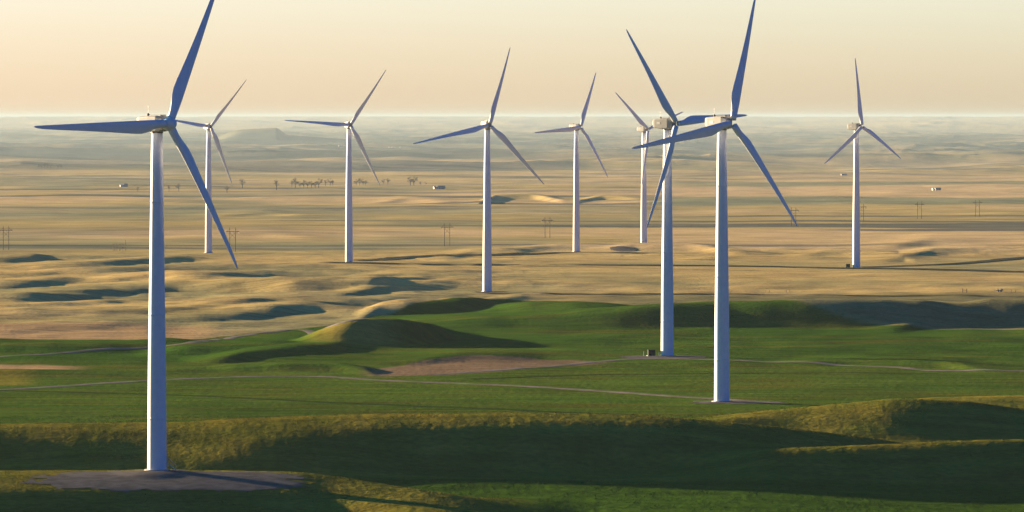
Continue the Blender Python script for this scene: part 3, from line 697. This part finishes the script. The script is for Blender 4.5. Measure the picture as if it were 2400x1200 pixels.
# gates and rails by the far track
x, y, z = hit(2261, 686); t = empty('gate', (x, y, z + CZ))
for k in (-0.95, 0.95): MB().tube((k, 0, -0.3), (k, 0, 1.9), 0.16, n=8).build('post', M_wood, t)
b = MB(); b.box((0, 0, 1.0), (1.7, 0.1, 0.12)); b.box((0, 0, 1.5), (1.7, 0.1, 0.1)); b.build('rail', M_wood, t)
tag(t, 'small wooden gate standing alone beside the far track at right', 'gate')
x, y, z = hit(2343, 684); t = empty('trailer', (x, y, z + CZ))
MB().box((0, 0, 0.75), (3.4, 1.6, 0.3)).build('bed', M_wood, t)
b = MB(); b.box((0.9, 0, 1.15), (1.5, 1.2, 0.5)); b.box((-0.8, 0.2, 1.05), (1.0, 0.9, 0.3)); b.build('load', M_roofl, t)
for k in (-0.6, 0.6): MB().tube((k, -0.95, 0.38), (k, 0.95, 0.38), 0.38, n=12).build('wheel', M_dark, t)
b = MB(); b.tube((-1.7, 0, 0.7), (-3.0, 0, 0.4), 0.08); b.build('drawbar', M_steel, t)
tag(t, 'loaded flat trailer parked beside the far track, right of the gate', 'trailer')
rs = random.Random(3)
for i, px in enumerate([1795, 1803, 1843, 1851, 2371, 2380]):
    x, y, z = hit(px, 686); b = MB(); b.tube((0, 0, -0.3), (0, 0, 1.3), 0.10, 0.08, 6); b.lathe([(0.08, 1.3), (0.02, 1.38)], 6); o = b.build('fence_post', M_wood); o.location = (x, y, z + CZ)
    tag(o, ['left post of the left pair beside the far track', 'right post of the left pair beside the far track', 'left post of the right pair beside the far track', 'right post of the right pair beside the far track', 'low post just right of the loaded trailer', 'low post near the right edge beyond the trailer'][i], 'post', 'fence posts along the far track')

# ------------------------------------------------------------------ farm buildings
def barn(px, py, w, d, h, rz, label, wall=M_wall, roof=M_roof, lean=True):
    x, y, z = hit(px, py); t = empty('farm_building', (x, y, z + CZ), R(rz)); t.scale = (0.95, 0.95, 0.95)
    MB().box((0, 0, h / 2 - 0.5), (w, d, h + 1)).build('wall', wall, t)
    hr = d * 0.22; v = [(-w/2 - .5, -d/2 - .5, h), (w/2 + .5, -d/2 - .5, h), (w/2 + .5, d/2 + .5, h), (-w/2 - .5, d/2 + .5, h), (-w/2 - .5, 0, h + hr), (w/2 + .5, 0, h + hr)]
    mesh_obj('roof', v, [(0, 1, 5, 4), (2, 3, 4, 5), (0, 4, 3), (1, 2, 5), (3, 2, 1, 0)], roof, t)
    for k in (-0.25, 0.2): MB().box((w * k, -d/2 - 0.06, h * 0.38), (w * 0.1, 0.1, h * 0.72)).build('door', M_roof, t)
    tag(t, label, 'barn'); return t
barn(2188, 446, 4, 5, 2.6, 20, 'small pale shed against the left end of the long dark barn at right')
barn(2198, 446, 9, 6, 3.0, 12, 'long dark roofed barn far out on the plain at right', M_wallg)
barn(1022, 443, 8, 8, 2.6, 15, 'low white shed at the left end of the centre farm group')
barn(1034, 443, 13, 8, 4.0, 8, 'long grey barn right of the low white shed, centre of the plain', M_wallg)
barn(288, 438, 9, 8, 2.4, 10, 'low white farm shed on the plain left of the nearest tower', M_wall, M_roofl)
barn(295, 438, 6, 8, 3.6, 6, 'small grey farm house on the plain left of the nearest tower', M_wallg)
barn(1978, 411, 14, 9, 2.4, 8, 'low dark farm shed left of the rightmost tower', M_wallg)
barn(797, 343.5, 14, 9, 5, 8, 'tiny bright white farm house left of the second turbine tower, far off', M_wall, M_roofl)
for i, (px, k) in enumerate([(912, 6), (919, 9), (926, 6), (938, 6.5)]):
    barn(px, 346.5, k, 7, 4, 8, ['leftmost of the row of tiny white far houses', 'widest of the row of tiny white far houses', 'third from left of the row of tiny white far houses', 'rightmost and separate one of the row of tiny white far houses'][i], M_wall, M_roofl)

# ------------------------------------------------------------------ far trees
def make_tree(seed, spread, dens):
    rs = random.Random(seed); t = empty('tree')
    b = MB(); b.tube((0, 0, -0.5), (0, 0, 4.2), 0.45, 0.3, 7)
    tips = []
    for k in range(9):
        a = rs.uniform(0, 6.28); h = rs.uniform(2.5, 4.2); L_ = rs.uniform(0.35, 1) * spread; e = (L_ * math.cos(a), L_ * math.sin(a), h + rs.uniform(2.5, 7.0)); b.tube((0, 0, h), e, 0.17, 0.05, 5); tips.append(e)
    tips.append((0, 0, 11)); b.tube((0, 0, 4.2), tips[-1], 0.25, 0.06, 5); b.build('trunk', M_trunk, t)
    V = []; Fc = []
    for e in tips:
        R0 = rs.uniform(1.2, 2.3)
        for k in range(dens):
            p = Vector((rs.gauss(0, 1), rs.gauss(0, 1), rs.gauss(0, .8))); p = p.normalized() * R0 * rs.random() ** 0.45 + Vector(e); n = len(V)
            for q in range(3): V.append(tuple(p + Vector((rs.uniform(-.4, .4), rs.uniform(-.4, .4), rs.uniform(-.4, .4)))))
            Fc.append((n, n + 1, n + 2))
    mesh_obj('crown', V, Fc, M_leaf, t); return t
protos = [make_tree(1, 3.0, 60), make_tree(2, 4.2, 80), make_tree(3, 2.2, 45)]; used = [False] * 3
TR = [(396, 449, .75, 2, 'thin bare tree just right of the nearest tower'), (419, 449, 1.0, 0, 'fuller bare tree right of the thin one by the nearest tower'),
      (532, 452, .8, 0, 'dark low tree by itself right of the far left tower'), (568, 441, 1.15, 2, 'tall slim tree between the low tree and the lone round tree'), (648, 445, 1.2, 2, 'lone tall tree left of the long tree row'),
      (323, 450, .6, 2, 'faint thin tree left of the nearest tower'), (684, 438, .8, 2, 'leftmost slim tree of the long tree row'), (692, 440, 1.2, 1, 'broad tree at the left end of the long tree row')]
for k, px in enumerate([703, 712, 721, 730, 739, 747]): TR.append((px, 440, [.8, .95, .75, .85, .7, 1.15][k], 1, ['second', 'third', 'fourth', 'fifth', 'sixth', 'last and tallest'][k] + ' crowded tree after the broad one in the long tree row'))
TR += [(763, 436, .85, 2, 'slim tree in the gap right of the long tree row'), (774, 435, 1.0, 1, 'left tree of the pair before the second tower'), (780, 435, .8, 0, 'right tree of the pair before the second tower')]
for k, px in enumerate([835, 843, 851, 857]): TR.append((px, 434.5, [.85, 1.0, .9, .7][k], 1, ['first', 'second', 'third', 'fourth'][k] + ' tree right of the second tower in a low clump'))
TR += [(898, 432, .8, 1, 'small faint tree midway between the clump and the round tree'), (909, 432, .9, 0, 'faint taller tree midway between the clump and the round tree'), (962, 434.5, 1.25, 1, 'left half of the large round tree pair above the centre farm'), (970, 434.5, 1.3, 1, 'right half of the large round tree pair above the centre farm'),
       (985, 434, .5, 1, 'low bush like tree right of the large round pair'), (998, 434, .45, 1, 'lowest bush like tree left of the centre farm')]
for k, px in enumerate([91, 98, 104, 111, 118, 136, 143]): TR.append((px, 395, [.5, .6, .55, .6, .5, .5, .45][k] * 2.0, 1, ['first', 'second', 'third', 'fourth', 'fifth', 'sixth', 'seventh'][k] + ' tiny tree from the left in the far left farm row'))
for i, (px, py, sc, ki, lab) in enumerate(TR):
    if not used[ki]: o = protos[ki]; used[ki] = True
    else: o = copy_tree(protos[ki])[0]
    x, y, z = hit(px, py); o.location = (x, y, z + CZ); o.scale = (sc * 1.3, sc * 1.3, sc * 1.05); o.rotation_euler = (0, 0, i * 1.7)
    tag(o, lab, 'tree', 'bare trees scattered far across the plain')

# ------------------------------------------------------------------ the air
B = 420000.0; zlo = CZ - 260; zhi = CZ + 38
hz = MB().box((0, 0, (zlo + zhi) / 2), (2 * B, 2 * B, zhi - zlo)).build('haze', bpy.data.materials.new('haze_air'))
hm = hz.data.materials[0]; hm.use_nodes = True; t = hm.node_tree; t.nodes.clear()
out = nd(t, 'ShaderNodeOutputMaterial'); pv = nd(t, 'ShaderNodeVolumePrincipled')
pv.inputs['Color'].default_value = (0.305, 0.395, 0.47, 1); pv.inputs['Density'].default_value = 1.4e-5; pv.inputs['Anisotropy'].default_value = 0.2
t.links.new(pv.outputs[0], out.inputs['Volume']); tag(hz, kind='stuff'); hz.visible_shadow = True
